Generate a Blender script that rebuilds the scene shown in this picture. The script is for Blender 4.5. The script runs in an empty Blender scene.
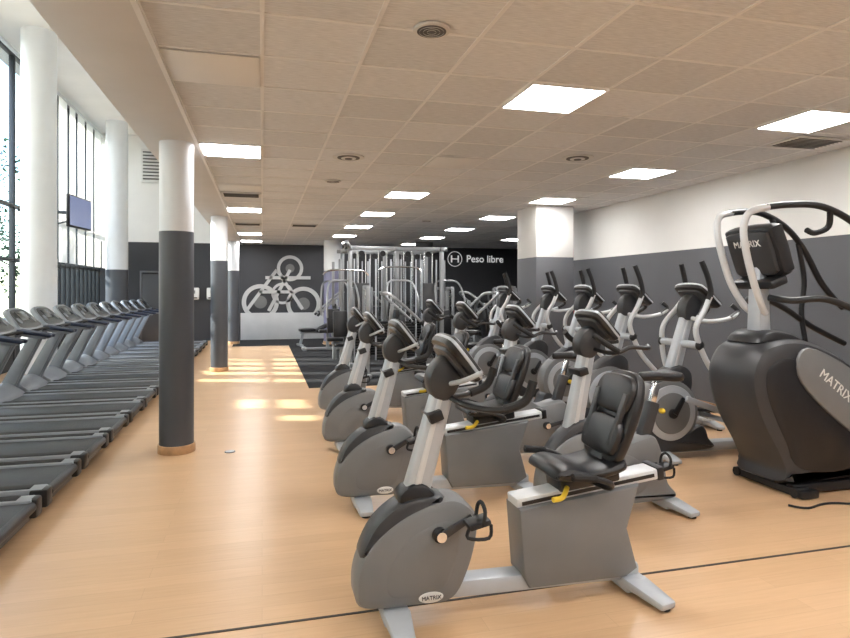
import bpy, bmesh, math, random
from mathutils import Vector, Matrix
random.seed(7)
R=math.radians
sc=bpy.context.scene
sc.view_settings.view_transform='Standard'
COL=sc.collection

# ---------------------------------------------------------------- materials
MATS={}
def mat(name,col,rough=.5,metal=0,var=0.0,vscale=8,bump=0,bscale=200,emit=None,es=0,coat=0,spec=.5):
    m=bpy.data.materials.new(name); m.use_nodes=True
    nt=m.node_tree; p=nt.nodes['Principled BSDF']
    p.inputs['Base Color'].default_value=(*col,1)
    p.inputs['Roughness'].default_value=rough
    p.inputs['Metallic'].default_value=metal
    p.inputs['Specular IOR Level'].default_value=spec
    p.inputs['Coat Weight'].default_value=coat
    tc=nt.nodes.new('ShaderNodeTexCoord')
    if var>0:
        n=nt.nodes.new('ShaderNodeTexNoise'); n.inputs['Scale'].default_value=vscale; n.inputs['Detail'].default_value=4
        nt.links.new(tc.outputs['Object'],n.inputs['Vector'])
        r=nt.nodes.new('ShaderNodeValToRGB')
        r.color_ramp.elements[0].position=.3; r.color_ramp.elements[1].position=.7
        r.color_ramp.elements[0].color=(*[c*(1-var) for c in col],1)
        r.color_ramp.elements[1].color=(*[min(1,c*(1+var)) for c in col],1)
        nt.links.new(n.outputs['Fac'],r.inputs['Fac']); nt.links.new(r.outputs['Color'],p.inputs['Base Color'])
    if bump>0:
        n=nt.nodes.new('ShaderNodeTexNoise'); n.inputs['Scale'].default_value=bscale
        nt.links.new(tc.outputs['Object'],n.inputs['Vector'])
        bp=nt.nodes.new('ShaderNodeBump'); bp.inputs['Strength'].default_value=bump; bp.inputs['Distance'].default_value=.002
        nt.links.new(n.outputs['Fac'],bp.inputs['Height']); nt.links.new(bp.outputs['Normal'],p.inputs['Normal'])
    if emit:
        p.inputs['Emission Color'].default_value=(*emit,1); p.inputs['Emission Strength'].default_value=es
    MATS[name]=m; return m

mat('shroud_grey',(.18,.185,.192),.42,.1,.05,5,.15,300)
mat('shroud_dark',(.036,.037,.041),.4,0,.06,5,.2,300)
mat('black_plastic',(.012,.012,.014),.38,0,.1,20,.2,400)
mat('rubber',(.011,.011,.012),.75,0,.15,30,.4,500)
mat('leather',(.011,.011,.013),.33,0,.1,30,.4,250)
mat('silver',(.46,.49,.53),.36,.15,.04,10)
mat('alu_light',(.62,.64,.66),.35,.15,.04,10)
mat('frame_white',(.28,.29,.30),.35,.3,.04,10)
mat('chrome',(.75,.75,.76),.15,1)
mat('screen',(.012,.014,.02),.12)
mat('badge',(.75,.75,.73),.4)
mat('tread_grey',(.22,.24,.27),.4,.15,.05,6)
mat('tread_rail',(.27,.29,.32),.45,.1,.06,8)
mat('belt',(.022,.025,.031),.45,0,.25,12,.4,300)
mat('pad_blue',(.012,.02,.05),.5)
mat('red',(.5,.02,.02),.5); mat('yellow',(.7,.5,.03),.5)
mat('wall_white',(.74,.73,.71),.8,0,.03,1.5,.2,120)
mat('wall_grey',(.095,.097,.107),.6,0,.05,1.2,.2,120)
mat('wall_dark',(.028,.029,.034),.6,0,.08,1.2,.2,120)
mat('col_white',(.72,.74,.77),.6,0,.03,2,.1,120)
mat('col_grey',(.064,.069,.082),.45,0,.05,2,.1,120)
mat('col_purple',(.16,.16,.25),.5,0,.05,2)
mat('soffit',(.68,.68,.68),.8,0,.03,2,.15,100)
mat('skirt_wood',(.45,.27,.14),.45,0,.2,14)
mat('tbar',(.82,.82,.82),.5,0,.02,4)
mat('mullion',(.018,.02,.022),.4,0,.1,5)
mat('rubber_floor',(.012,.012,.014),.85,0,.35,60,.3,200,spec=.2)
mat('joint_dark',(.03,.025,.02),.6)
mat('mural_light',(.42,.42,.42),.7,0,.05,3)
mat('mural_mid',(.13,.13,.13),.7,0,.05,3)
mat('sign_white',(.8,.8,.8),.5,emit=(1,1,1),es=.4)
mat('tv_screen',(.02,.03,.06),.2,emit=(.25,.3,.6),es=.5)
mat('diffuser',(.66,.65,.63),.5); mat('vent_dark',(.10,.095,.09),.6)
mat('unlit_panel',(.80,.80,.79),.4)
mat('light_panel',(.9,.9,.9),.4,emit=(1.0,.985,.97),es=35)
mat('bark',(.07,.05,.035),.9,0,.3,20)
mat('outside_ground',(.18,.17,.15),.9,0,.2,2)
mat('outside_wall',(.35,.33,.28),.8,0,.1,1)
mat('door_paint',(.05,.05,.055),.4)

# leaves
m=mat('leaves',(.04,.085,.025),.6,0,.5,3)
# tile material: per-tile variation + fine ruled streaks in the colour
m=mat('ceiling_tile',(.72,.71,.70),.85); nt=m.node_tree; p=nt.nodes['Principled BSDF']
tc=nt.nodes.new('ShaderNodeTexCoord')
def vm(op,a,bv):
    n=nt.nodes.new('ShaderNodeVectorMath'); n.operation=op
    nt.links.new(a,n.inputs[0]); 
    if bv is not None: n.inputs[1].default_value=bv
    return n.outputs['Vector']
v=vm('ADD',tc.outputs['Object'],(60,59.7,0)); v=vm('DIVIDE',v,(.6,.6,1)); v=vm('FLOOR',v,None)
wn=nt.nodes.new('ShaderNodeTexWhiteNoise'); wn.noise_dimensions='2D'; nt.links.new(v,wn.inputs['Vector'])
nz=nt.nodes.new('ShaderNodeTexNoise'); nz.inputs['Scale'].default_value=110; nz.inputs['Detail'].default_value=3
mp=nt.nodes.new('ShaderNodeMapping'); mp.inputs['Scale'].default_value=(.12,1,1)
nt.links.new(tc.outputs['Object'],mp.inputs['Vector']); nt.links.new(mp.outputs[0],nz.inputs['Vector'])
ad=nt.nodes.new('ShaderNodeMath'); ad.operation='MULTIPLY_ADD'; ad.inputs[1].default_value=.25
nt.links.new(wn.outputs['Value'],ad.inputs[0]); nt.links.new(nz.outputs['Fac'],ad.inputs[2])
r=nt.nodes.new('ShaderNodeValToRGB'); r.color_ramp.elements[0].position=.35; r.color_ramp.elements[1].position=.9
r.color_ramp.elements[0].color=(.59,.60,.61,1); r.color_ramp.elements[1].color=(.81,.82,.835,1)
nt.links.new(ad.outputs[0],r.inputs['Fac']); nt.links.new(r.outputs['Color'],p.inputs['Base Color'])

# wood laminate floor
m=mat('floor_wood',(.7,.45,.25),.30); nt=m.node_tree; p=nt.nodes['Principled BSDF']
tc=nt.nodes.new('ShaderNodeTexCoord')
br=nt.nodes.new('ShaderNodeTexBrick'); br.offset=.37; br.inputs['Scale'].default_value=1
br.inputs['Brick Width'].default_value=1.6; br.inputs['Row Height'].default_value=.12
br.inputs['Mortar Size'].default_value=.0012; br.inputs['Bias'].default_value=0
br.inputs['Color1'].default_value=(.61,.395,.225,1); br.inputs['Color2'].default_value=(.66,.435,.255,1)
br.inputs['Mortar'].default_value=(.53,.34,.195,1)
nt.links.new(tc.outputs['Object'],br.inputs['Vector'])
mp=nt.nodes.new('ShaderNodeMapping'); mp.inputs['Scale'].default_value=(1.5,22,1)
nt.links.new(tc.outputs['Object'],mp.inputs['Vector'])
nz=nt.nodes.new('ShaderNodeTexNoise'); nz.inputs['Scale'].default_value=2.5; nz.inputs['Detail'].default_value=6
nt.links.new(mp.outputs[0],nz.inputs['Vector'])
mx=nt.nodes.new('ShaderNodeMix'); mx.data_type='RGBA'; mx.blend_type='MULTIPLY'; mx.inputs[0].default_value=.35
r=nt.nodes.new('ShaderNodeValToRGB'); r.color_ramp.elements[0].color=(.8,.74,.68,1); r.color_ramp.elements[1].color=(1.0,1.0,1.0,1)
r.color_ramp.elements[0].position=.3; r.color_ramp.elements[1].position=.65
nt.links.new(nz.outputs['Fac'],r.inputs['Fac'])
nt.links.new(br.outputs['Color'],mx.inputs[6]); nt.links.new(r.outputs['Color'],mx.inputs[7])
nt.links.new(mx.outputs[2],p.inputs['Base Color'])
# slight waviness of the laminate spreads the reflections
n3=nt.nodes.new('ShaderNodeTexNoise'); n3.inputs['Scale'].default_value=5; n3.inputs['Detail'].default_value=2
nt.links.new(tc.outputs['Object'],n3.inputs['Vector'])
bp=nt.nodes.new('ShaderNodeBump'); bp.inputs['Strength'].default_value=.25; bp.inputs['Distance'].default_value=.004
nt.links.new(n3.outputs['Fac'],bp.inputs['Height']); nt.links.new(bp.outputs['Normal'],p.inputs['Normal'])

# blinds (translucent fabric)
m=mat('blind_fabric',(.7,.7,.68),.8); nt=m.node_tree; p=nt.nodes['Principled BSDF']; out=nt.nodes['Material Output']
tr=nt.nodes.new('ShaderNodeBsdfTranslucent'); tr.inputs['Color'].default_value=(.9,.88,.84,1)
ms=nt.nodes.new('ShaderNodeMixShader'); ms.inputs[0].default_value=.6
nt.links.new(p.outputs[0],ms.inputs[1]); nt.links.new(tr.outputs[0],ms.inputs[2]); nt.links.new(ms.outputs[0],out.inputs['Surface'])
# glass
m=mat('window_glass',(.8,.9,.95),.05); nt=m.node_tree; p=nt.nodes['Principled BSDF']; out=nt.nodes['Material Output']
tr=nt.nodes.new('ShaderNodeBsdfTransparent'); tr.inputs['Color'].default_value=(.9,.94,.95,1)
gl=nt.nodes.new('ShaderNodeBsdfGlossy'); gl.inputs['Roughness'].default_value=.03
ms=nt.nodes.new('ShaderNodeMixShader'); ms.inputs[0].default_value=.05
nt.links.new(tr.outputs[0],ms.inputs[1]); nt.links.new(gl.outputs[0],ms.inputs[2]); nt.links.new(ms.outputs[0],out.inputs['Surface'])

# ---------------------------------------------------------------- mesh builder
def cr(pts,n,closed):
    pts=[Vector(p) for p in pts]; N=len(pts); out=[]
    rng=range(N) if closed else range(N-1)
    for i in rng:
        if closed: p0,p1,p2,p3=pts[(i-1)%N],pts[i],pts[(i+1)%N],pts[(i+2)%N]
        else: p0,p1,p2,p3=pts[max(i-1,0)],pts[i],pts[i+1],pts[min(i+2,N-1)]
        for k in range(n):
            t=k/n
            out.append(.5*((2*p1)+(p2-p0)*t+(2*p0-5*p1+4*p2-p3)*t*t+(3*p1-p0-3*p2+p3)*t**3))
    if not closed: out.append(pts[-1])
    return out

class B:
    def __init__(s): s.v=[]; s.f=[]; s.m=[]; s.names=[]
    def mi(s,n):
        if n not in s.names: s.names.append(n)
        return s.names.index(n)
    def add(s,bm,mt,M=None):
        if M is not None: bm.transform(M)
        bmesh.ops.recalc_face_normals(bm,faces=bm.faces[:])
        bm.verts.index_update(); o=len(s.v); k=s.mi(mt)
        s.v+= [v.co.copy() for v in bm.verts]
        for f in bm.faces: s.f.append([o+v.index for v in f.verts]); s.m.append(k)
        bm.free()
    def box(s,c,sz,mt,rot=(0,0,0),bev=.008,seg=2,M=None):
        bm=bmesh.new(); bmesh.ops.create_cube(bm,size=1)
        bmesh.ops.scale(bm,vec=sz,verts=bm.verts)
        bv=min(bev,min(sz)*.45)
        if bv>0: bmesh.ops.bevel(bm,geom=bm.edges[:],offset=bv,segments=seg,affect='EDGES',profile=.5)
        T=Matrix.Translation(c)@Matrix.Rotation(R(rot[2]),4,'Z')@Matrix.Rotation(R(rot[1]),4,'Y')@Matrix.Rotation(R(rot[0]),4,'X')
        s.add(bm,mt,(M@T) if M else T)
    def bar(s,a,b,w,h,mt,taper=1,bev=.01,seg=2):
        a=Vector(a);b=Vector(b);d=b-a;L=d.length;d.normalize()
        y=Vector((0,0,1)).cross(d)
        y=Vector((0,1,0)) if y.length<1e-3 else y.normalized()
        z=d.cross(y)
        bm=bmesh.new(); bmesh.ops.create_cube(bm,size=1); bmesh.ops.scale(bm,vec=(L,w,h),verts=bm.verts)
        for v in bm.verts:
            if v.co.x>0: v.co.y*=taper; v.co.z*=taper
        bv=min(bev,min(w,h)*.45*min(1,taper))
        if bv>0: bmesh.ops.bevel(bm,geom=bm.edges[:],offset=bv,segments=seg,affect='EDGES',profile=.5)
        M=Matrix((( d.x,y.x,z.x,(a.x+b.x)/2),(d.y,y.y,z.y,(a.y+b.y)/2),(d.z,y.z,z.z,(a.z+b.z)/2),(0,0,0,1)))
        s.add(bm,mt,M)
    def cyl(s,a,b,r,mt,r2=None,n=20,bev=0):
        a=Vector(a);b=Vector(b);d=b-a
        bm=bmesh.new(); bmesh.ops.create_cone(bm,cap_ends=True,segments=n,radius1=r,radius2=r if r2 is None else r2,depth=d.length)
        if bev>0:
            es=[e for e in bm.edges if any(len(f.verts)>4 for f in e.link_faces)]
            bmesh.ops.bevel(bm,geom=es,offset=bev,segments=2,affect='EDGES',profile=.5)
        q=Vector((0,0,1)).rotation_difference(d.normalized()).to_matrix().to_4x4()
        s.add(bm,mt,Matrix.Translation((a+b)/2)@q)
    def ell(s,c,r,mt,rot=(0,0,0),n=16):
        bm=bmesh.new(); bmesh.ops.create_uvsphere(bm,u_segments=n,v_segments=n//2+2,radius=1)
        s.add(bm,mt,Matrix.Translation(c)@Matrix.Rotation(R(rot[2]),4,'Z')@Matrix.Rotation(R(rot[1]),4,'Y')@Matrix.Rotation(R(rot[0]),4,'X')@Matrix.Diagonal((*r,1)))
    def tube(s,pts,r,mt,n=10,sm=6,rr=None):
        P=cr(pts,sm,False) if (sm>1 and len(pts)>2) else [Vector(p) for p in pts]
        N=len(P); bm=bmesh.new(); rings=[]; up=None
        for i,pnt in enumerate(P):
            t=(P[min(i+1,N-1)]-P[max(i-1,0)]).normalized()
            if up is None:
                up=Vector((0,1,0)) if abs(t.y)<.9 else Vector((0,0,1))
            up=(up-t*up.dot(t)).normalized(); sd=t.cross(up)
            q=r if rr is None else r+(rr-r)*i/(N-1)
            rings.append([bm.verts.new(pnt+(up*math.cos(2*math.pi*k/n)+sd*math.sin(2*math.pi*k/n))*q) for k in range(n)])
        for i in range(N-1):
            for k in range(n):
                bm.faces.new((rings[i][k],rings[i][(k+1)%n],rings[i+1][(k+1)%n],rings[i+1][k]))
        bm.faces.new(rings[0]); bm.faces.new(rings[-1])
        s.add(bm,mt)
    def prof(s,pts,y0,y1,mt,bev=.02,sm=0,M=None):
        P=[Vector((p[0],p[1])) for p in pts]
        if sm: P=cr(P,sm,True)
        A=sum(P[i].x*P[(i+1)%len(P)].y-P[(i+1)%len(P)].x*P[i].y for i in range(len(P)))
        if A<0: P.reverse()
        N=len(P); nr=[]
        for i in range(N):
            e1=(P[i]-P[i-1]).normalized(); e2=(P[(i+1)%N]-P[i]).normalized()
            n1=Vector((-e1.y,e1.x)); n2=Vector((-e2.y,e2.x)); q=n1+n2
            if q.length<1e-4: q=n1.copy()
            q.normalize(); nr.append(q/max(.6,q.dot(n1)))
        bm=bmesh.new(); rings=[]
        b=min(bev,(y1-y0)*.49)
        lv=[(y0,1),(y0+b*.3,.35),(y0+b,0),(y1-b,0),(y1-b*.3,.35),(y1,1)] if b>0 else [(y0,0),(y1,0)]
        for y,k in lv:
            rings.append([bm.verts.new((P[i].x+nr[i].x*b*k,y,P[i].y+nr[i].y*b*k)) for i in range(N)])
        for i in range(len(rings)-1):
            for k in range(N): bm.faces.new((rings[i][k],rings[i][(k+1)%N],rings[i+1][(k+1)%N],rings[i+1][k]))
        bm.faces.new(rings[0]); bm.faces.new(rings[-1])
        s.add(bm,mt,M)
    def ring(s,c,r,w,axis_y,th,mt,n=40,ry=1):
        bm=bmesh.new(); L=[]
        for y in (0,th):
            for q in (r-w/2,r+w/2):
                L.append([bm.verts.new((math.cos(2*math.pi*k/n)*q,y,math.sin(2*math.pi*k/n)*q*ry)) for k in range(n)])
        o=[L[0],L[1],L[3],L[2]]
        for i in range(4):
            for k in range(n): bm.faces.new((o[i][k],o[i][(k+1)%n],o[(i+1)%4][(k+1)%n],o[(i+1)%4][k]))
        s.add(bm,mt,Matrix.Translation(c))
    def text(s,t,size,M,mt,bold=0):
        cu=bpy.data.curves.new('t','FONT'); cu.body=t; cu.size=size; cu.align_x='CENTER'; cu.align_y='CENTER'; cu.extrude=.002; cu.offset=bold
        ob=bpy.data.objects.new('t',cu); COL.objects.link(ob)
        dg=bpy.context.evaluated_depsgraph_get(); me=bpy.data.meshes.new_from_object(ob.evaluated_get(dg))
        bm=bmesh.new(); bm.from_mesh(me); s.add(bm,mt,M)
        bpy.data.objects.remove(ob); bpy.data.meshes.remove(me)
    def mesh(s,name,ang=35):
        me=bpy.data.meshes.new(name+'_mesh'); me.from_pydata([tuple(v) for v in s.v],[],s.f)
        for n in s.names: me.materials.append(MATS[n])
        me.polygons.foreach_set('material_index',s.m)
        me.polygons.foreach_set('use_smooth',[True]*len(s.f)); me.update()
        me.set_sharp_from_angle(angle=R(ang)); return me
    def obj(s,name,loc=(0,0,0),rz=0,parent=None,ang=35):
        return put(s.mesh(name,ang),name,loc,rz,parent)
def put(me,name,loc=(0,0,0),rz=0,parent=None,sc_=1):
    o=bpy.data.objects.new(name,me); o.location=loc; o.rotation_euler=(0,0,R(rz)); o.scale=(sc_,)*3
    COL.objects.link(o)
    if parent: o.parent=parent
    return o
TXT=lambda x,y,z,tilt=0: Matrix.Translation((x,y,z))@Matrix.Rotation(R(tilt),4,'Y')@Matrix.Rotation(R(90),4,'X')

# ---------------------------------------------------------------- room shell
H=3.0; YB=20.0; YF=-4.0; XR=5.7; XL=-4.7; XE=10.5; YS=11.2
def simple(name,boxes,**k):
    b=B()
    for c,sz,mt in boxes: b.box(c,sz,mt,bev=0)
    return b.obj(name,**k)
simple('floor',[(((XL+XE)/2,(YB+YF)/2,-.05),(XE-XL+.4,YB-YF+.4,.1),'floor_wood')])
simple('trim_1',[((2.55,2.95,.001),(6.2,.016,.004),'joint_dark')])
for x0,x1,y0,y1 in [(.72,5.62,9.9,11.25),(.72,10.44,11.25,17.7),(-.8,1.7,17.7,19.93),(2.3,4.45,17.7,19.93),(5.05,10.44,17.7,19.93),(1.7,2.3,18.3,19.93),(4.45,5.05,18.3,19.93)]:
    simple('rubber_mat',[(((x0+x1)/2,(y0+y1)/2,.002),(x1-x0,y1-y0,.004),'rubber_floor')])
# ceiling
ce=simple('ceiling',[(((-.6+XE)/2,(YB+YF)/2,H+.05),(XE+.6,YB-YF,.1),'ceiling_tile')])
b=B()
x=-.6
while x<XE: b.box((x,(YB+YF)/2,H-.002),(.024,YB-YF,.006),'tbar',bev=0); x+=.6
y=-3.9
while y<YB: b.box(((-.6+XE)/2,y,H-.002),(XE+.6,.024,.0055),'tbar',bev=0); y+=.6
o=b.obj('grid',parent=ce)
# soffit band + upper void
b=B(); b.box((-.86,(YB+YF)/2,H+.04),(.50,YB-YF,.12),'soffit',bev=.01)
b.box((-.61,(YB+YF)/2,H-.012),(.03,YB-YF,.03),'tbar',bev=0)
b.box((-.86,(YB+YF)/2,H+1.85),(.5,YB-YF,3.5),'wall_white',bev=0)
b.obj('trim_2')
simple('ceiling',[(((XL-1.1)/2,(YB+YF)/2,6.25),(4.4,YB-YF,.1),'wall_white')])
# right wall (two tone) and the return into the wider free weight area
simple('wall_right',[((XR+.1,(YS+YF)/2,1.06),(.2,YS-YF,2.12),'wall_grey'),((XR+.1,(YS+YF)/2,2.56),(.2,YS-YF,.88),'wall_white')])
simple('wall_return',[(((XR+.2+XE)/2,YS-.1,1.06),(XE-XR-.2,.2,2.12),'wall_grey'),(((XR+.2+XE)/2,YS-.1,2.56),(XE-XR-.2,.2,.88),'wall_white')])
simple('wall_far_right',[((XE+.1,(YB+YS)/2,1.5),(.2,YB-YS,3.0),'wall_dark')])
simple('wall_back',[(((XL+XE)/2,YB+.1,1.5),(XE-XL,.2,3.0),'wall_dark'),((-2.9,YB+.1,4.65),(3.6,.2,3.3),'wall_white')])
simple('wall_front',[(((XL+XR)/2,YF-.1,1.06),(XR-XL,.2,2.12),'wall_grey'),(((XL+XR)/2,YF-.1,4.2),(XR-XL,.2,4.16),'wall_white')])
simple('baseboard_right',[((XR-.008,(YS+YF)/2,.04),(.016,YS-YF,.08),'skirt_wood')])
simple('baseboard_back',[((5.6,YB-.008,.04),(9.6,.016,.08),'wall_dark')])
# left glazing wall
b=B()
b.box((XL-.05,(YB+YF)/2,.35),(.16,YB-YF,.7),'wall_dark',bev=0)
yy=[]; y=YF
while y<=YB+.01: yy.append(y); y+=.8
for y in yy: b.box((XL,y,3.1),(.10,.06,6.2),'mullion',bev=.004)
for y in yy:
    if 15.5<y<19.5: b.box((XL,y+.4,3.1),(.10,.06,6.2),'mullion',bev=.004)
for z in (.72,2.15,3.2,6.15): b.box((XL,(YB+YF)/2,z),(.09,YB-YF,.07),'mullion',bev=.004)
b.box((XL-.02,(YB+YF)/2,3.4),(.008,YB-YF,5.4),'window_glass',bev=0)
b.obj('window_1')
b=B()
def slat(y,z0,z1,w,rot): b.box((XL+.22,y,(z0+z1)/2),(w,.004,z1-z0),'blind_fabric',rot=(0,0,rot),bev=0)
y=YF+.05
while y<12.0:  # unseen slats added shut to block the sun; gaps shape its floor patches
    if 9.55<y<10.25: slat(y,.75,2.75,.125,88); slat(y,3.35,6.0,.125,88)
    elif 8.75<y<9.1: slat(y,.75,3.0,.125,88); slat(y,3.4,6.0,.125,88)
    elif 7.3<y<7.55: slat(y,.75,3.1,.125,88); slat(y,3.5,6.0,.125,88)
    else: slat(y,.75,6.0,.125,88)
    y+=.115
y=12.4
while y<YB-.1:
    k=int((y-12.4)/.27)%3
    if k==0 and y>14 or k==1 and y>15.5: slat(y,2.2,6.0,.13,80)
    y+=.135
b.box((XL+.22,(YB+YF)/2,6.03),(.06,YB-YF-.1,.06),'alu_light')
b.obj('blinds_and_sun_mask')

# columns
def column(name,x,y,r,z1,wh='col_white',gr='col_grey',zg=2.12):
    b=B()
    b.cyl((0,0,0),(0,0,zg),r,gr,n=48); b.cyl((0,0,zg),(0,0,z1),r*.985,wh,n=48)
    b.cyl((0,0,0),(0,0,.08),r+.014,'skirt_wood',n=48,bev=.004)
    return b.obj(name,(x,y,0))
for y in (.1,6.36,12.46,18.6): column('round_column',-.8,y,.158,H-.02)
for y in (6.28,12.46,18.6): column('round_column',-3.88,y,.285,6.2,gr='col_white' if y<15 else 'col_grey')
column('round_column',2.0,18.0,.27,H,'col_white','col_purple')
column('round_column',4.75,18.0,.27,H,'col_grey','col_grey')
b=B()
b.box((0,0,1.06),(.7,.8,2.12),'wall_grey',bev=.004); b.box((0,0,2.56),(.695,.795,.88),'wall_white',bev=.004)
b.obj('square_pillar',(4.83,9.95,0))

# ceiling lights
b=B(); b.box((0,0,-.008),(.565,.565,.006),'light_panel',bev=0)
for sx in(-1,1):
    b.box((sx*.290,0,-.008),(.020,.6,.014),'tbar',bev=0); b.box((0,sx*.290,-.008),(.6,.020,.014),'tbar',bev=0)
lm=b.mesh('ceiling_light')
L=[(-.3,y) for y in (-.6,6.6,11.4,16.2,18.6)]+[(2.1,y) for y in (-3,-.6,1.8,4.2,9.0,11.4,13.8,16.2,18.6)]+\
  [(4.5,y) for y in (-3,-.6,1.8,4.2,6.6,9.0,11.4,13.8,16.2,18.6)]+[(6.9,13.8),(6.9,16.2)]
for x,y in L: put(lm,'ceiling_light',(x,y,H-.003))
b=B(); b.box((0,0,-.008),(.57,.57,.006),'unlit_panel',bev=.002)
um=b.mesh('unlit_ceiling_light')
for x,y in [(-.3,4.2),(2.1,6.6),(-.3,9.0)]: put(um,'unlit_ceiling_light',(x,y,H-.003))
# round speakers / diffusers
b=B(); b.cyl((0,0,-.02),(0,0,0),.12,'diffuser',n=36,bev=.006); b.cyl((0,0,-.023),(0,0,-.01),.095,'vent_dark',n=36)
for r_ in (.03,.055,.08):
    bm=bmesh.new(); bmesh.ops.create_cone(bm,cap_ends=False,segments=32,radius1=r_,radius2=r_,depth=.006); b.add(bm,'diffuser',Matrix.Translation((0,0,-.024)))
sp=b.mesh('ceiling_speaker')
for x,y in [(.9,3.25),(.9,8.1),(3.3,12.3)]: put(sp,'ceiling_speaker',(x,y,H-.004),sc_=.85)
b=B()
for i,r_ in enumerate((.17,.12,.08,.04)): b.cyl((0,0,-.012-.006*i),(0,0,-.004),r_,'diffuser' if i%2==0 else 'vent_dark',n=32)
dm=b.mesh('air_diffuser')
for x,y in [(3.3,6.0),(.9,6.6),(5.1,2.4)]: put(dm,'air_diffuser',(x,y,H-.003))
b=B(); b.box((0,0,-.01),(.58,.40,.014),'diffuser',bev=.003)
for i in range(8): b.box((0,-.15+i*.043,-.019),(.5,.025,.006),'vent_dark',rot=(25,0,0),bev=0)
vmn=b.mesh('ceiling_vent')
for x,y in [(5.1,4.8),(-.3,9.6),(-.3,13.8),(.9,13.8)]: put(vmn,'ceiling_vent',(x,y,H-.003))

# ---------------------------------------------------------------- machines
def crank(b,cx,cz,hw,ang,L=.17):
    b.cyl((cx,-hw-.02,cz),(cx,hw+.02,cz),.035,'black_plastic',n=20)
    for sg,a in ((-1,ang),(1,ang+180)):
        ex=cx+L*math.cos(R(a)); ez=cz+L*math.sin(R(a)); y=sg*(hw+.03)
        b.bar((cx,y,cz),(ex,y,ez),.022,.04,'shroud_dark',.8,.006)
        b.cyl((cx,y-.012,cz),(cx,y+.012,cz),.024,'chrome',n=16)
        yp=sg*(hw+.10)
        b.box((ex,yp,ez),(.105,.10,.028),'black_plastic',rot=(0,-12,0),bev=.008)
        b.tube([(ex+.01,yp-.05,ez),(ex+.02,yp-.05,ez+.06),(ex+.02,yp,ez+.09),(ex+.02,yp+.05,ez+.06),(ex+.01,yp+.05,ez)],.009,'rubber',n=6,sm=4)
        b.tube([(ex-.05,yp-.045,ez),(ex-.06,yp-.045,ez-.05),(ex+.04,yp-.045,ez-.06),(ex+.05,yp-.045,ez)],.008,'rubber',n=6,sm=4)
        b.cyl((ex,y,ez),(ex,yp,ez),.01,'chrome',n=10)
def console(b,x,z,tilt,w=.32,h=.25):
    Mc=Matrix.Translation((x,0,z))@Matrix.Rotation(R(-tilt),4,'Y')@Matrix.Rotation(R(90),4,'Z')
    hw,hh=w/2,h/2
    out=[(-hw*.82,-hh),(hw*.82,-hh),(hw,-hh*.5),(hw,hh*.6),(hw*.7,hh),(-hw*.7,hh),(-hw,hh*.6),(-hw,-hh*.5)]
    b.prof(out,-.03,.035,'black_plastic',.018,3,Mc)
    b.prof([(p[0]*.8,p[1]*.75) for p in out],.02,.055,'shroud_dark',.015,3,Mc)
    b.prof([(p[0]*1.01,p[1]*1.01) for p in out],-.012,.006,'silver',.004,3,Mc)
    b.prof([(-hw*.6,-hh*.2),(hw*.6,-hh*.2),(hw*.6,hh*.7),(-hw*.6,hh*.7)],-.034,-.028,'screen',.001,0,Mc)
    for i in range(5): b.box((hw*.2*(i-2)*1.2,-.032,-hh*.55),(.022,.008,.018),'badge',M=Mc,bev=.002)
def feet(b,x,w=.56,sk=0):
    b.box((x,0,.05),(.12,.22,.07),'silver',bev=.012)
    for sg in(-1,1):
        b.bar((x,sg*.08,.062),(x+sk,sg*(w/2),.03),.13,.05,'silver',.72,.012)
        b.cyl((x+sk,sg*(w/2-.04),0),(x+sk,sg*(w/2-.04),.03),.028,'rubber',n=14)

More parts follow.
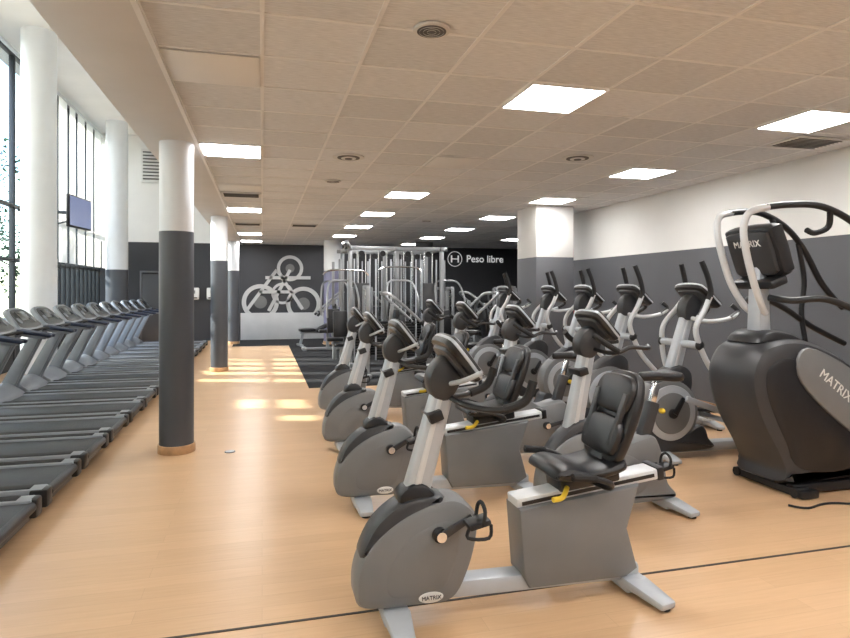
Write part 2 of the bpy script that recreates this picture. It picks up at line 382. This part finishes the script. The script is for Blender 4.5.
def recumbent():
    b=B(); feet(b,-.58,.56); feet(b,.67,.6,.05)
    b.prof([(-.73,.10),(-.77,.19),(-.74,.33),(-.65,.44),(-.5,.53),(-.32,.575),(-.21,.52),(-.18,.42),(-.22,.24),(-.31,.095),(-.5,.085)],-.10,.10,'shroud_grey',.035,5)
    b.prof([(-.745,.33),(-.68,.47),(-.56,.565),(-.44,.59),(-.34,.575),(-.42,.52),(-.55,.45),(-.66,.36)],-.085,.085,'shroud_dark',.03,5)
    b.prof([(-.60,.14),(-.63,.25),(-.56,.38),(-.46,.45),(-.33,.48),(-.27,.40),(-.3,.26),(-.37,.15)],-.106,.106,'shroud_grey',.02,5)
    b.ell((-.42,-.107,.13),(.06,.006,.026),'badge',n=20)
    b.text('MATRIX',.026,TXT(-.42,-.114,.13),'shroud_dark')
    crank(b,-.38,.42,.11,28)
    b.bar((-.50,0,.48),(-.31,0,1.16),.10,.13,'silver',.8,.025,3)
    b.bar((-.475,0,.62),(-.335,0,1.12),.112,.035,'alu_light',.78,.01)
    b.prof([(-.53,.52),(-.56,.60),(-.46,.65),(-.38,.57)],-.066,.066,'black_plastic',.02,3)
    b.prof([(-.40,1.06),(-.41,1.16),(-.34,1.24),(-.24,1.22),(-.26,1.10),(-.32,1.03)],-.06,.06,'shroud_dark',.02,4)
    console(b,-.26,1.235,38)
    for sg in(-1,1):
        b.tube([(-.32,0,1.06),(-.26,sg*.12,1.02),(-.13,sg*.23,1.01),(-.01,sg*.25,1.05),(.03,sg*.25,1.14)],.015,'black_plastic',n=10)
        b.tube([(-.11,sg*.235,1.012),(-.01,sg*.25,1.05),(.03,sg*.25,1.14)],.021,'rubber',n=10)
        b.tube([(-.32,0,1.10),(-.28,sg*.16,1.14),(-.2,sg*.2,1.18)],.012,'silver',n=8)
    b.box((-.385,0,.96),(.07,.16,.05),'black_plastic',rot=(0,-20,0))
    b.bar((-.35,0,.125),(.72,0,.10),.12,.085,'silver',1,.02)
    b.prof([(.03,.49),(.055,.16),(.09,.095),(.62,.09),(.69,.13),(.63,.34),(.70,.56)],-.095,.095,'shroud_grey',.02)
    b.bar((.03,0,.505),(.83,0,.595),.13,.055,'alu_light',1,.01)
    for sg in(-1,1):
        b.bar((.055,sg*.066,.508),(.80,sg*.066,.592),.006,.018,'black_plastic',1,0)
    b.box((.84,0,.597),(.04,.14,.07),'black_plastic',rot=(0,-6,0))
    b.box((.42,0,.60),(.34,.17,.07),'black_plastic',rot=(0,-6,0),bev=.015)
    b.tube([(.28,-.1,.58),(.22,-.17,.56),(.16,-.19,.56)],.013,'yellow',n=8)
    b.prof([(.19,.64),(.20,.685),(.27,.70),(.38,.675),(.50,.695),(.57,.715),(.58,.66),(.48,.63),(.3,.62)],-.175,.175,'leather',.035,4)
    b.bar((.48,0,.61),(.64,0,.96),.12,.045,'black_plastic',.8,.01)
    Mb=Matrix.Translation((.60,0,.905))@Matrix.Rotation(R(20),4,'Y')@Matrix.Rotation(R(90),4,'Z')
    o=[(-.12,-.23),(.12,-.23),(.17,-.16),(.185,0),(.175,.13),(.12,.225),(0,.245),(-.12,.225),(-.175,.13),(-.185,0),(-.17,-.16)]
    b.prof(o,-.035,.02,'black_plastic',.02,4,Mb)
    b.prof([(p[0]*.9,p[1]*.42+.115) for p in o],.005,.05,'leather',.022,4,Mb)
    b.prof([(p[0]*.9,p[1]*.42-.105) for p in o],.005,.055,'leather',.022,4,Mb)
    for sg in(-1,1):
        b.prof([(sg*.10,-.15),(sg*.13,-.15),(sg*.15,.12),(sg*.11,.12)],.03,.058,'shroud_dark',.006,0,Mb)
        b.tube([(.42,sg*.08,.60),(.44,sg*.21,.60),(.42,sg*.265,.64),(.30,sg*.27,.68),(.22,sg*.27,.685)],.014,'black_plastic',n=10)
        b.tube([(.34,sg*.27,.67),(.22,sg*.27,.685)],.019,'rubber',n=10,sm=1)
    return b.mesh('recumbent_bike')

def upright():
    b=B(); feet(b,-.46,.54); feet(b,.42,.56,.05)
    b.prof([(-.52,.10),(-.57,.22),(-.52,.42),(-.40,.55),(-.22,.60),(-.06,.56),(.06,.50),(.2,.53),(.30,.52),(.36,.38),(.40,.2),(.47,.10),(.3,.07),(-.3,.07)],-.10,.10,'shroud_grey',.035,5)
    b.prof([(-.54,.4),(-.44,.55),(-.3,.66),(-.18,.66),(-.15,.58),(-.3,.56),(-.44,.46)],-.08,.08,'shroud_dark',.03,5)
    b.prof([(-.36,.16),(-.4,.3),(-.28,.44),(-.08,.46),(.12,.4),(.22,.28),(.18,.15),(-.1,.11)],-.108,.108,'shroud_grey',.02,5)
    b.ell((-.32,-.105,.12),(.045,.006,.02),'badge',n=20)
    crank(b,.1,.32,.11,12)
    b.bar((-.33,0,.5),(-.18,0,1.22),.10,.13,'silver',.8,.025,3)
    b.bar((-.305,0,.64),(-.2,0,1.16),.112,.035,'alu_light',.78,.01)
    b.prof([(-.27,1.12),(-.28,1.22),(-.21,1.30),(-.1,1.29),(-.12,1.16),(-.18,1.09)],-.06,.06,'shroud_dark',.02,4)
    console(b,-.12,1.32,42)
    b.box((-.26,0,1.0),(.07,.16,.05),'black_plastic',rot=(0,-15,0))
    for sg in(-1,1):
        b.tube([(-.18,0,1.16),(-.14,sg*.16,1.14),(-.10,sg*.25,1.15),(-.02,sg*.26,1.18),(.12,sg*.24,1.17),(.16,sg*.18,1.18)],.015,'black_plastic',n=10)
        b.tube([(-.1,sg*.25,1.15),(-.2,sg*.24,1.21),(-.26,sg*.2,1.26)],.019,'rubber',n=10)
    b.bar((.24,0,.48),(.33,0,.76),.075,.085,'shroud_dark',1,.015)
    b.bar((.30,0,.68),(.36,0,.90),.045,.05,'chrome',1,.01)
    b.ell((.37,-.05,.70),(.02,.03,.02),'yellow')
    Ms=Matrix.Translation((.36,0,.93))@Matrix.Rotation(R(-90),4,'X')
    b.prof([(-.15,0),(-.12,.03),(0,.045),(.07,.10),(.13,.115),(.16,.08),(.16,-.08),(.13,-.115),(.07,-.10),(0,-.045),(-.12,-.03)],-.045,.02,'leather',.022,4,Ms)
    b.bar((.20,0,.12),(-.4,0,.12),.12,.08,'silver',1,.02)
    return b.mesh('upright_exercise_bike')

def elliptical():
    b=B(); feet(b,-.42,.6); feet(b,.92,.62)
    b.bar((-.45,0,.09),(.92,0,.07),.12,.09,'silver',1,.02)
    b.cyl((-.35,-.10,.43),(-.35,.10,.43),.31,'shroud_grey',n=48,bev=.03)
    for sg in(-1,1):
        b.cyl((-.35,sg*.10,.43),(-.35,sg*.125,.43),.255,'silver',n=48,bev=.01)
        b.cyl((-.35,sg*.12,.43),(-.35,sg*.135,.43),.19,'shroud_grey',n=40,bev=.006)
        b.cyl((-.35,sg*.13,.43),(-.35,sg*.16,.43),.045,'black_plastic',n=20,bev=.005)
    b.prof([(-.66,.08),(-.68,.2),(-.6,.3),(-.3,.2),(-.02,.3),(.06,.18),(.08,.07)],-.12,.12,'shroud_dark',.03,4)
    b.prof([(-.55,.62),(-.42,.78),(-.22,.86),(-.1,.78),(-.12,.6),(-.3,.66)],-.09,.09,'shroud_dark',.03,4)
    b.bar((-.3,0,.66),(-.06,0,1.44),.11,.14,'silver',.75,.025,3)
    b.bar((-.272,0,.80),(-.085,0,1.38),.12,.035,'alu_light',.75,.01)
    b.prof([(-.16,1.30),(-.15,1.44),(-.06,1.52),(.02,1.48),(0,1.36),(-.08,1.28)],-.07,.07,'shroud_dark',.02,4)
    console(b,.02,1.51,48,.40,.30)
    b.cyl((-.17,-.26,1.06),(-.17,.26,1.06),.035,'silver',n=18)
    for sg,ph in((-1,.10),(1,-.10)):
        y=sg*.27
        b.tube([(.16+ph,y,.40),(.06+ph,y,.62),(-.10+ph*.4,y,.86),(-.17,y,1.06),(-.18-ph*.3,y,1.22),(-.06-ph*.7,y*1.06,1.38),(.02-ph,y*1.08,1.50)],.025,'alu_light',n=12)
        b.tube([(.0-ph,y*1.075,1.47),(.03-ph,y*1.08,1.54),(.0-ph,y*1.06,1.68),(-.05-ph,y*1.0,1.82)],.025,'rubber',n=12)
        b.ell((-.17,y,1.06),(.045,.03,.045),'black_plastic')
        b.tube([(-.1,sg*.05,1.30),(.02,sg*.16,1.27),(.2,sg*.22,1.30),(.3,sg*.2,1.36),(.26,sg*.17,1.42)],.02,'alu_light',n=10)
        b.tube([(.2,sg*.22,1.30),(.3,sg*.2,1.36),(.26,sg*.17,1.42)],.022,'black_plastic',n=10)
        cx=-.35+.17*math.cos(1.0+(0 if sg<0 else math.pi)); cz=.43+.17*math.sin(1.0+(0 if sg<0 else math.pi))
        b.bar((-.35,sg*.17,.43),(cx,sg*.17,cz),.025,.05,'black_plastic',.8,.006)
        b.bar((cx,sg*.2,cz),(.30+ph,sg*.2,.34),.035,.055,'silver',1,.012)
        b.bar((.30+ph,sg*.2,.34),(.80,sg*.2,.17),.035,.05,'silver',1,.012)
        b.tube([(.16+ph,y,.40),(.16+ph,sg*.2,.38)],.016,'black_plastic',sm=1)
        b.box((.36+ph,sg*.19,.375),(.38,.14,.03),'black_plastic',rot=(0,8,0),bev=.012)
        b.box((.18+ph,sg*.19,.41),(.03,.14,.06),'black_plastic',rot=(0,8,0),bev=.01)
        b.cyl((.80,sg*.2-.03,.17),(.80,sg*.2+.03,.17),.04,'black_plastic',n=18)
        b.bar((.72,sg*.2,.125),(.90,sg*.2,.115),.06,.03,'alu_light',1,.006)
        b.bar((.84,sg*.2,.11),(.9,0,.09),.05,.04,'silver',1,.006)
    return b.mesh('elliptical_trainer')

def treadmill():
    b=B()
    b.box((.05,0,.085),(1.85,.72,.09),'shroud_dark',bev=.015)
    b.box((.15,0,.155),(1.66,.56,.03),'belt',bev=.01)
    for sg in(-1,1):
        b.box((.15,sg*.345,.16),(1.68,.13,.055),'tread_rail',bev=.014)
        b.box((.15,sg*.345,.19),(1.5,.09,.006),'rubber',bev=.002)
        b.box((.96,sg*.36,.12),(.12,.12,.13),'black_plastic',bev=.02)
        b.cyl((.85,sg*.3,0),(.85,sg*.3,.06),.035,'rubber'); b.cyl((-.8,sg*.3,0),(-.8,sg*.3,.06),.035,'rubber')
        b.prof([(-.96,.2),(-.88,.34),(-.52,1.02),(-.42,1.10),(-.36,1.04),(-.44,.9),(-.72,.3),(-.74,.19)],sg*.41-.035,sg*.41+.035,'tread_grey',.015,3)
        b.bar((-.48,sg*.41,1.05),(-.08,sg*.41,.98),.06,.05,'tread_grey',.9,.015)
        b.bar((-.40,sg*.41,1.065),(-.02,sg*.41,1.00),.085,.05,'pad_blue',.9,.02)
    b.cyl((.985,-.3,.135),(.985,.3,.135),.035,'black_plastic',n=18)
    b.prof([(-1.0,.04),(-1.02,.18),(-.94,.30),(-.8,.33),(-.66,.25),(-.6,.185),(-.6,.04)],-.40,.40,'tread_grey',.04,4)
    b.bar((-.44,-.41,1.02),(-.44,.41,1.02),.07,.07,'tread_grey',1,.02)
    b.tube([(-.36,-.30,1.04),(-.28,-.22,1.06),(-.27,0,1.07),(-.28,.22,1.06),(-.36,.30,1.04)],.018,'rubber',n=8)
    Mc=Matrix.Translation((-.50,0,1.17))@Matrix.Rotation(R(-42),4,'Y')@Matrix.Rotation(R(90),4,'Z')
    o=[(-.36,-.16),(.36,-.16),(.38,-.02),(.30,.15),(.16,.2),(-.16,.2),(-.30,.15),(-.38,-.02)]
    b.prof(o,-.025,.04,'tread_grey',.02,3,Mc)
    b.prof([(p[0]*.86,p[1]*.8) for p in o],-.032,-.02,'black_plastic',.005,3,Mc)
    b.prof([(-.15,-.02),(.15,-.02),(.15,.12),(-.15,.12)],-.036,-.03,'screen',.001,0,Mc)
    for sg in(-1,1): b.cyl(Mc@Vector((sg*.24,-.04,-.02)),Mc@Vector((sg*.24,-.02,-.02)),.045,'tread_grey',n=16)
    return b.mesh('treadmill')

def stepper():
    b=B()
    b.box((-.30,0,.035),(.16,.70,.06),'black_plastic',bev=.012); b.box((.75,0,.035),(.14,.70,.06),'black_plastic',bev=.012)
    for sg in(-1,1): b.bar((-.36,sg*.22,.05),(.78,sg*.22,.05),.08,.07,'black_plastic',1,.012)
    for sg in(-1,1): b.cyl((-.40,sg*.29,.04),(-.28,sg*.29,.04),.035,'rubber')
    body=[(-.52,1.17),(-.64,1.12),(-.72,1.0),(-.74,.86),(-.70,.68),(-.62,.5),(-.52,.34),(-.45,.2),(-.42,.08),(.2,.07),(.88,.08),(.93,.22),(.84,.42),(.66,.64),(.4,.86),(.14,1.04),(-.12,1.15),(-.33,1.19)]
    b.prof(body,-.27,.27,'shroud_dark',.10,4)
    b.prof([(-.60,1.0),(-.64,.88),(-.60,.7),(-.46,.42),(-.32,.2),(.1,.16),(.3,.3),(.1,.6),(-.2,.95),(-.42,1.06)],-.285,.285,'black_plastic',.04,4)
    for sg in(-1,1):
        y=sg*.27
        b.prof([(-.34,1.09),(-.19,1.11),(.20,.92),(.60,.62),(.86,.26),(.80,.16),(.56,.22),(.15,.46),(-.20,.73),(-.36,.92)],min(y,y+sg*.035),max(y,y+sg*.035),'shroud_grey',.012,3)
    b.text('MATRIX',.100,TXT(-.02,-.308,.83,37),'badge')
    b.prof([(-.58,1.13),(-.56,1.22),(-.42,1.25),(-.22,1.2),(-.17,1.13)],-.18,.18,'black_plastic',.04,3)
    b.bar((-.44,0,1.18),(-.44,0,1.78),.15,.12,'silver',.8,.03)
    for sg in(-1,1):
        y=sg*.27
        b.tube([(-.44,sg*.06,1.38),(-.50,sg*.09,1.44),(-.60,sg*.12,1.62),(-.68,sg*.13,1.86),(-.71,sg*.14,2.04),(-.67,sg*.16,2.15),(-.53,sg*.19,2.19)],.027,'alu_light',n=12)
        b.tube([(-.55,sg*.185,2.19),(-.36,sg*.22,2.21),(-.13,y,2.20),(.12,y*1.1,2.10),(.34,y*1.2,1.92),(.55,y*1.25,1.62),(.80,y*1.3,1.40)],.026,'black_plastic',n=12)
        b.tube([(-.42,sg*.08,1.50),(-.34,y*.8,1.48),(-.12,y*1.1,1.49),(.15,y*1.25,1.40),(.45,y*1.3,1.24),(.82,y*1.3,1.08)],.026,'black_plastic',n=12)
        b.tube([(.28,y*1.2,1.97),(.36,y*1.25,1.65),(.34,y*1.28,1.34),(.38,y*1.1,.9)],.022,'black_plastic',n=12)
        b.tube([(-.05,y*1.05,2.18),(-.02,y*.9,2.05),(-.12,y*.8,2.0),(-.2,y*.8,2.02)],.022,'rubber',n=10)
        b.bar((.5,sg*.15,.5+sg*.06),(1.05,sg*.15,.32+sg*.1),.05,.08,'black_plastic',1,.01)
        b.box((1.0,sg*.15,.36+sg*.1),(.36,.16,.04),'rubber',bev=.012)
    Mc=Matrix.Translation((-.42,0,1.87))@Matrix.Rotation(R(-20),4,'Y')@Matrix.Rotation(R(90),4,'Z')
    o=[(-.20,-.2),(.20,-.2),(.25,-.1),(.25,.15),(.2,.21),(-.2,.21),(-.25,.15),(-.25,-.1)]
    b.prof(o,-.04,.08,'black_plastic',.03,2,Mc)
    b.prof([(p[0]*.85,p[1]*.85) for p in o],.06,.11,'shroud_dark',.02,2,Mc)
    b.prof([(-.17,-.05),(.17,-.05),(.17,.15),(-.17,.15)],-.046,-.035,'screen',.001,0,Mc)
    b.text('MATRIX',.075,Mc@Matrix.Translation((0,.112,.09))@Matrix.Rotation(R(180),4,'Z')@Matrix.Rotation(R(90),4,'X'),'badge')
    b.box((-.44,0,1.62),(.16,.42,.07),'black_plastic',rot=(0,-20,0),bev=.02)
    return b.mesh('stair_stepper')

rb=recumbent(); ub=upright(); el=elliptical(); tm=treadmill(); st=stepper()
for x,y in [(1.18,2.86),(1.27,4.42),(1.34,6.05),(1.44,7.65)]: put(rb,'recumbent_bike',(x,y,0))
for x,y in [(2.38,3.84),(2.42,5.26),(2.45,6.86),(2.5,8.45)]: put(ub,'upright_exercise_bike',(x,y,0))
for x,y in [(3.98,4.98),(3.99,6.02),(4.0,7.02),(4.0,8.0),(3.72,8.98)]: put(el,'elliptical_trainer',(x,y,0))
put(st,'stair_stepper',(4.24,4.02,0))
y=1.46
while y<17.5: put(tm,'treadmill',(-2.45,y,0)); y+=.93

# power cord by the stepper
b=B(); b.tube([(3.66,3.60,.012),(3.75,3.52,.01),(4.0,3.56,.01),(4.4,3.42,.01),(5.2,3.45,.01),(5.66,3.5,.05)],.008,'rubber',n=6); b.obj('power_cord')

# multi station cable machine
def multigym():
    b=B()
    W=1.95; D=1.3; Ht=2.42
    for x in(-1,0,1):
        for y in(-1,1):
            b.bar((x*W/2,y*D/2,0),(x*W/2,y*D/2,Ht),.08,.08,'frame_white',1,.008)
        b.bar((x*W/2,-D/2-.2,.04),(x*W/2,D/2+.2,.04),.08,.07,'frame_white',1,.008)
        b.bar((x*W/2,-D/2-.1,Ht),(x*W/2,D/2+.1,Ht),.08,.08,'frame_white',1,.008)
    for y in(-1,1): b.bar((-W/2-.12,y*D/2,Ht),(W/2+.12,y*D/2,Ht),.07,.08,'frame_white',1,.008)
    for x in(-.72,-.27,.27,.72):
        for y in(-.5,.5):
            for i in range(14): b.box((x,y,.12+i*.058),(.28,.12,.052),'black_plastic',bev=.006,seg=1)
            for q in(-.09,.09): b.cyl((x+q,y,.06),(x+q,y,Ht-.05),.012,'chrome',n=8)
            b.cyl((x,y-.02,Ht-.1),(x,y+.02,Ht-.1),.06,'black_plastic',n=16)
            b.tube([(x,y,.95),(x,y,Ht-.1)],.004,'rubber',n=5,sm=1)
            for s2 in(-1,1): b.bar((x+s2*.16,y-.08,.1),(x+s2*.16,y-.08,2.2),.03,.03,'silver',1,.004)
        if abs(x)>.5: b.box((x,-.62,1.15),(.30,.012,1.1),'shroud_dark',bev=.004)
    for x,y in[(-1.15,-.65),(1.1,-.65),(0,-1.0),(-1.15,.65)]:
        b.box((x,y,.45),(.36,.36,.08),'leather',bev=.03); b.bar((x,y,0),(x,y,.42),.08,.08,'frame_white')
        b.box((x,y+.22,.85),(.3,.08,.55),'leather',rot=(-10,0,0),bev=.03)
        b.tube([(x-.3,y-.1,1.0),(x-.32,y-.25,1.3),(x-.25,y,1.7),(x,y+.1,1.75),(x+.25,y,1.7),(x+.32,y-.25,1.3),(x+.3,y-.1,1.0)],.02,'frame_white',n=8)
        b.bar((x,y+.25,1.2),(x,y+.25,2.2),.06,.06,'frame_white'); 
    for x in(-1,): # angled lat arm
        b.bar((x*W/2,-D/2,Ht),(x*(W/2+.15),-1.15,2.5),.07,.07,'frame_white'); b.cyl((x*(W/2+.15)-.02,-1.12,2.42),(x*(W/2+.15)+.02,-1.12,2.42),.06,'black_plastic')
        b.tube([(x*(W/2+.15),-1.15,2.4),(x*(W/2+.15),-1.15,1.95)],.005,'rubber',n=5,sm=1)
        b.tube([(x*(W/2+.15)-.45,-1.15,1.85),(x*(W/2+.15)-.3,-1.15,1.94),(x*(W/2+.15)+.3,-1.15,1.94),(x*(W/2+.15)+.45,-1.15,1.85)],.016,'chrome',n=8)
    b.tube([(-.45,-.95,1.95),(-.3,-.95,2.02),(.3,-.95,2.02),(.45,-.95,1.95)],.016,'chrome',n=8); b.tube([(0,-.95,2.02),(0,-.9,2.3)],.005,'rubber',n=5,sm=1)
    return b.mesh('cable_machine')
mg=multigym(); put(mg,'cable_machine',(2.72,13.2,.004)); put(mg,'cable_machine',(8.3,15.0,.004),90)

def wmachine():
    b=B()
    b.bar((-.6,0,.04),(.7,0,.04),.1,.07,'frame_white'); b.bar((-.6,-.35,.04),(-.6,.35,.04),.1,.07,'frame_white'); b.bar((.7,-.3,.04),(.7,.3,.04),.1,.07,'frame_white')
    for sg in(-1,1): b.bar((-.6,sg*.2,.04),(-.6,sg*.2,1.6),.06,.06,'frame_white')
    b.bar((-.6,-.2,1.6),(-.6,.2,1.6),.07,.07,'frame_white')
    for i in range(14): b.box((-.6,0,.12+i*.055),(.12,.26,.05),'black_plastic',bev=.005,seg=1)
    for q in(-.08,.08): b.cyl((-.6,q,.06),(-.6,q,1.58),.011,'chrome',n=8)
    b.bar((.1,0,.04),(.1,0,.45),.08,.08,'frame_white'); b.box((.12,0,.49),(.42,.34,.08),'leather',bev=.03)
    b.bar((-.25,0,.04),(-.12,0,1.3),.07,.07,'frame_white'); b.box((-.1,0,.9),(.09,.32,.62),'leather',rot=(0,8,0),bev=.03)
    for sg in(-1,1):
        b.tube([(-.3,sg*.1,1.5),(-.2,sg*.4,1.45),(.2,sg*.42,1.1),(.35,sg*.4,.95)],.028,'frame_white',n=8); b.tube([(.3,sg*.41,1.0),(.4,sg*.4,.9)],.03,'rubber',n=8,sm=1)
    return b.mesh('weight_machine')
wm=wmachine()
for x,y,r_ in [(1.75,16.1,180),(3.2,15.9,20),(4.95,12.6,90),(5.1,14.5,0),(6.6,13.2,180),(8.6,12.2,90),(2.4,10.9,0),(4.1,11.3,180),(6.3,15.4,60),(4.6,16.4,90)]: put(wm,'weight_machine',(x,y,.004),r_)
def bench():
    b=B()
    for x in(-.5,.5): b.bar((x,-.28,.04),(x,.28,.04),.07,.06,'frame_white'); b.bar((x,0,.04),(x*.8,0,.4),.07,.07,'frame_white')
    b.bar((-.5,0,.38),(.5,0,.38),.08,.05,'frame_white'); b.box((-.3,0,.45),(.42,.3,.08),'leather',bev=.025); b.box((.26,0,.58),(.72,.3,.08),'leather',rot=(0,-28,0),bev=.025)
    return b.mesh('weight_bench')
bn=bench()
for x,y,r_ in [(1.5,17.3,10),(3.3,17.4,90),(5.9,17.2,90),(7.6,17.6,60),(6.7,18.2,90)]: put(bn,'weight_bench',(x,y,.004),r_)
def rack():
    b=B()
    for x in(-1,1):
        b.bar((x*1.1,-.25,.03),(x*1.1,.25,.03),.08,.06,'black_plastic'); b.bar((x*1.1,.15,.03),(x*1.1,.05,1.15),.07,.07,'black_plastic')
    for z in(.35,.7,1.05):
        b.box((0,0,z),(2.2,.3,.03),'shroud_dark',rot=(-12,0,0))
        for i in range(9):
            x=-.96+i*.24
            for q in(-.1,.1): b.cyl((x,q-.045,z+.08-q*.2),(x,q+.045,z+.08-q*.2),.065,'rubber',n=12)
            b.cyl((x,-.1,z+.09),(x,.1,z+.06),.015,'chrome',n=8)
    return b.mesh('dumbbell_rack')
rk=rack()
for x,y in [(4.2,19.6),(6.6,19.6),(9.0,19.6)]: put(rk,'dumbbell_rack',(x,y,.004))

# mural wall at the back with rings and triangle, plus pale dado
b=B()
b.box((.9,YB-.03,.42),(3.1,.06,.84),'mural_light',bev=.004)
yb=YB-.035
for cx,cz,r_,w in [(-.05,1.18,.50,.13),(1.28,1.12,.48,.13),(.86,2.25,.36,.10),(.62,1.45,.30,.08)]: b.ring((cx,yb,cz),r_,w,0,.03,'mural_light')
for a_,c_ in [((-.45,.95),(.45,2.2)),((.45,2.2),(1.25,.95)),((-.1,1.5),(1.0,1.5)),((.1,1.95),(1.5,1.95)),((.2,.9),(.86,2.2))]:
    b.bar((a_[0],yb+.01,a_[1]),(c_[0],yb+.01,c_[1]),.03,.10,'mural_light',1,0)
b.cyl((.86,yb+.03,2.25),(.86,yb,2.25),.14,'mural_mid'); b.cyl((-.05,yb+.03,1.18),(-.05,yb,1.18),.2,'mural_mid'); b.cyl((1.28,yb+.03,1.12),(1.28,yb,1.12),.2,'mural_mid')
b.obj('wall_mural')
b=B(); b.text('Peso libre',.34,TXT(7.45,YB-.01,2.62),'sign_white',.004)
b.ring((6.36,YB-.015,2.62),.25,.02,0,.01,'sign_white')
b.box((6.36,YB-.01,2.62),(.22,.01,.03),'sign_white',bev=0)
for q in(-.12,.12): b.box((6.36+q,YB-.01,2.62),(.05,.01,.24),'sign_white',bev=0)
b.obj('wall_sign')
# small back items
b=B(); b.box((0,0,1.02),(.95,.06,2.04),'door_paint'); b.box((-.5,0,1.04),(.06,.1,2.1),'wall_grey'); b.box((.5,0,1.04),(.06,.1,2.1),'wall_grey'); b.box((0,0,2.1),(1.06,.1,.06),'wall_grey'); b.cyl((.36,-.1,1.0),(.36,-.03,1.0),.015,'chrome'); b.bar((.36,-.09,1.0),(.26,-.09,1.0),.02,.02,'chrome')
b.obj('door_1',(-3.0,YB-.06,0))
b=B(); b.box((0,0,0),(.28,.14,.36),'badge',bev=.03); b.box((0,-.06,-.13),(.18,.04,.04),'black_plastic'); b.box((0,-.073,.05),(.06,.004,.1),'shroud_grey')
dp=b.mesh('paper_dispenser')
for x,y in [(-2.0,YB-.08),(-1.5,YB-.08)]: put(dp,'paper_dispenser',(x,y,1.45))
# louvre vent on upper back wall
b=B(); b.box((0,0,0),(1.0,.05,1.0),'diffuser')
for i in range(9): b.box((0,-.03,-.4+i*.1),(.9,.05,.03),'vent_dark',rot=(30,0,0),bev=0)
b.obj('louvre_vent',(-3.0,YB-.03,5.3))
# TV on arm from the glazing frame
b=B()
b.box((0,0,0),(1.0,.06,.62),'black_plastic',bev=.012); b.box((0,-.032,.005),(.94,.004,.56),'tv_screen',bev=0)
b.box((0,.05,0),(.3,.06,.3),'mullion'); b.bar((0,.05,0),(0,1.13,.05),.05,.06,'mullion'); b.bar((0,.05,-.12),(0,1.13,-.4),.03,.03,'mullion')
b.obj('wall_television',(-3.5,13.5,3.08),82)
# fire extinguisher & sign on right wall
b=B(); b.cyl((0,0,-.25),(0,0,.2),.075,'red',n=24,bev=.02); b.cyl((0,0,.2),(0,0,.28),.03,'black_plastic'); b.tube([(0,0,.26),(0,-.1,.24),(0,-.1,0),(0,-.09,-.15)],.012,'rubber'); b.box((.08,0,0),(.03,.1,.2),'black_plastic')
b.obj('fire_extinguisher',(XR-.1,10.2,1.1))
b=B(); b.box((0,0,0),(.01,.18,.18),'red',bev=.002); b.box((-.006,0,0),(.006,.09,.12),'badge',bev=.001); b.obj('fire_sign',(XR-.008,10.6,2.25))
b=B(); b.cyl((0,0,0),(0,0,.006),.05,'shroud_grey',n=24); b.cyl((0,0,.004),(0,0,.009),.04,'silver',n=24); b.obj('floor_socket',(-.3,6.2,0))

# ---------------------------------------------------------------- outside
simple('outside_ground',[((-25,8,-.2),(40,70,.1),'outside_ground')])
def tree(seed):
    rd=random.Random(seed); b=B()
    b.tube([(0,0,0),(.1,0,1.5),(0,.1,3),(.1,0,4.5)],.16,'bark',rr=.07,n=8)
    bm=bmesh.new()
    for c in range(16):
        a=rd.uniform(0,6.28); q=rd.uniform(.4,1.9); cc=Vector((q*math.cos(a),q*math.sin(a),rd.uniform(2.0,6.4)))
        if c<8: b.tube([(0,0,2.2+c*.25),cc*.5+Vector((0,0,1.6)),cc],.05,'bark',rr=.015,n=5,sm=3)
        for k in range(210):
            d=Vector((rd.gauss(0,.45),rd.gauss(0,.45),rd.gauss(0,.42))); M=Matrix.Rotation(rd.uniform(0,6.28),3,Vector((rd.uniform(-1,1),rd.uniform(-1,1),rd.uniform(-1,1)+.01)).normalized())
            s_=rd.uniform(.06,.12); vs=[bm.verts.new(cc+d+M@Vector(p)*s_) for p in((-1,0,0),(0,-.5,0),(1,0,0),(0,.5,0))]
            bm.faces.new(vs)
    b.add(bm,'leaves'); return b.mesh('tree')
t1=tree(3); t2=tree(9)
for i,(x,y) in enumerate([(-9.5,17.5),(-9.4,23.5),(-13,30),(-10,35),(-9,-2)]): put(t1 if i%2 else t2,'tree',(x,y,-.15),i*50)
b=B(); b.box((-24,30,2.2),(6,40,4.6),'outside_wall',bev=0)
for i in range(12):
    for z in(1.2,): b.box((-20.98,13+i*3,z+.3),(.06,1.4,1.5),'mullion',bev=0)
b.obj('neighbour_building')

# ---------------------------------------------------------------- light
w=bpy.data.worlds.new('World'); sc.world=w; w.use_nodes=True
nt=w.node_tree; bg=nt.nodes['Background']
sky=nt.nodes.new('ShaderNodeTexSky'); sky.sky_type='NISHITA'; sky.sun_disc=False; sky.sun_elevation=R(38); sky.sun_rotation=R(250)
nt.links.new(sky.outputs[0],bg.inputs['Color']); bg.inputs['Strength'].default_value=1.3
sl=bpy.data.lights.new('sun','SUN'); sl.energy=20; sl.angle=R(1.2); sl.color=(1,.93,.82)
so=bpy.data.objects.new('sun',sl); COL.objects.link(so); so.location=(-20,12,15)
d=Vector((4.3,-1.15,-2.85)); so.rotation_euler=d.to_track_quat('-Z','Y').to_euler()

# ---------------------------------------------------------------- camera
cd=bpy.data.cameras.new('camera'); cd.sensor_width=36; cd.lens=26.0; cd.shift_y=-.0341; cd.clip_start=.05; cd.clip_end=300
co=bpy.data.objects.new('camera',cd); COL.objects.link(co); co.location=(0,0,1.56); co.rotation_euler=(R(90),0,R(-14.86)); sc.camera=co
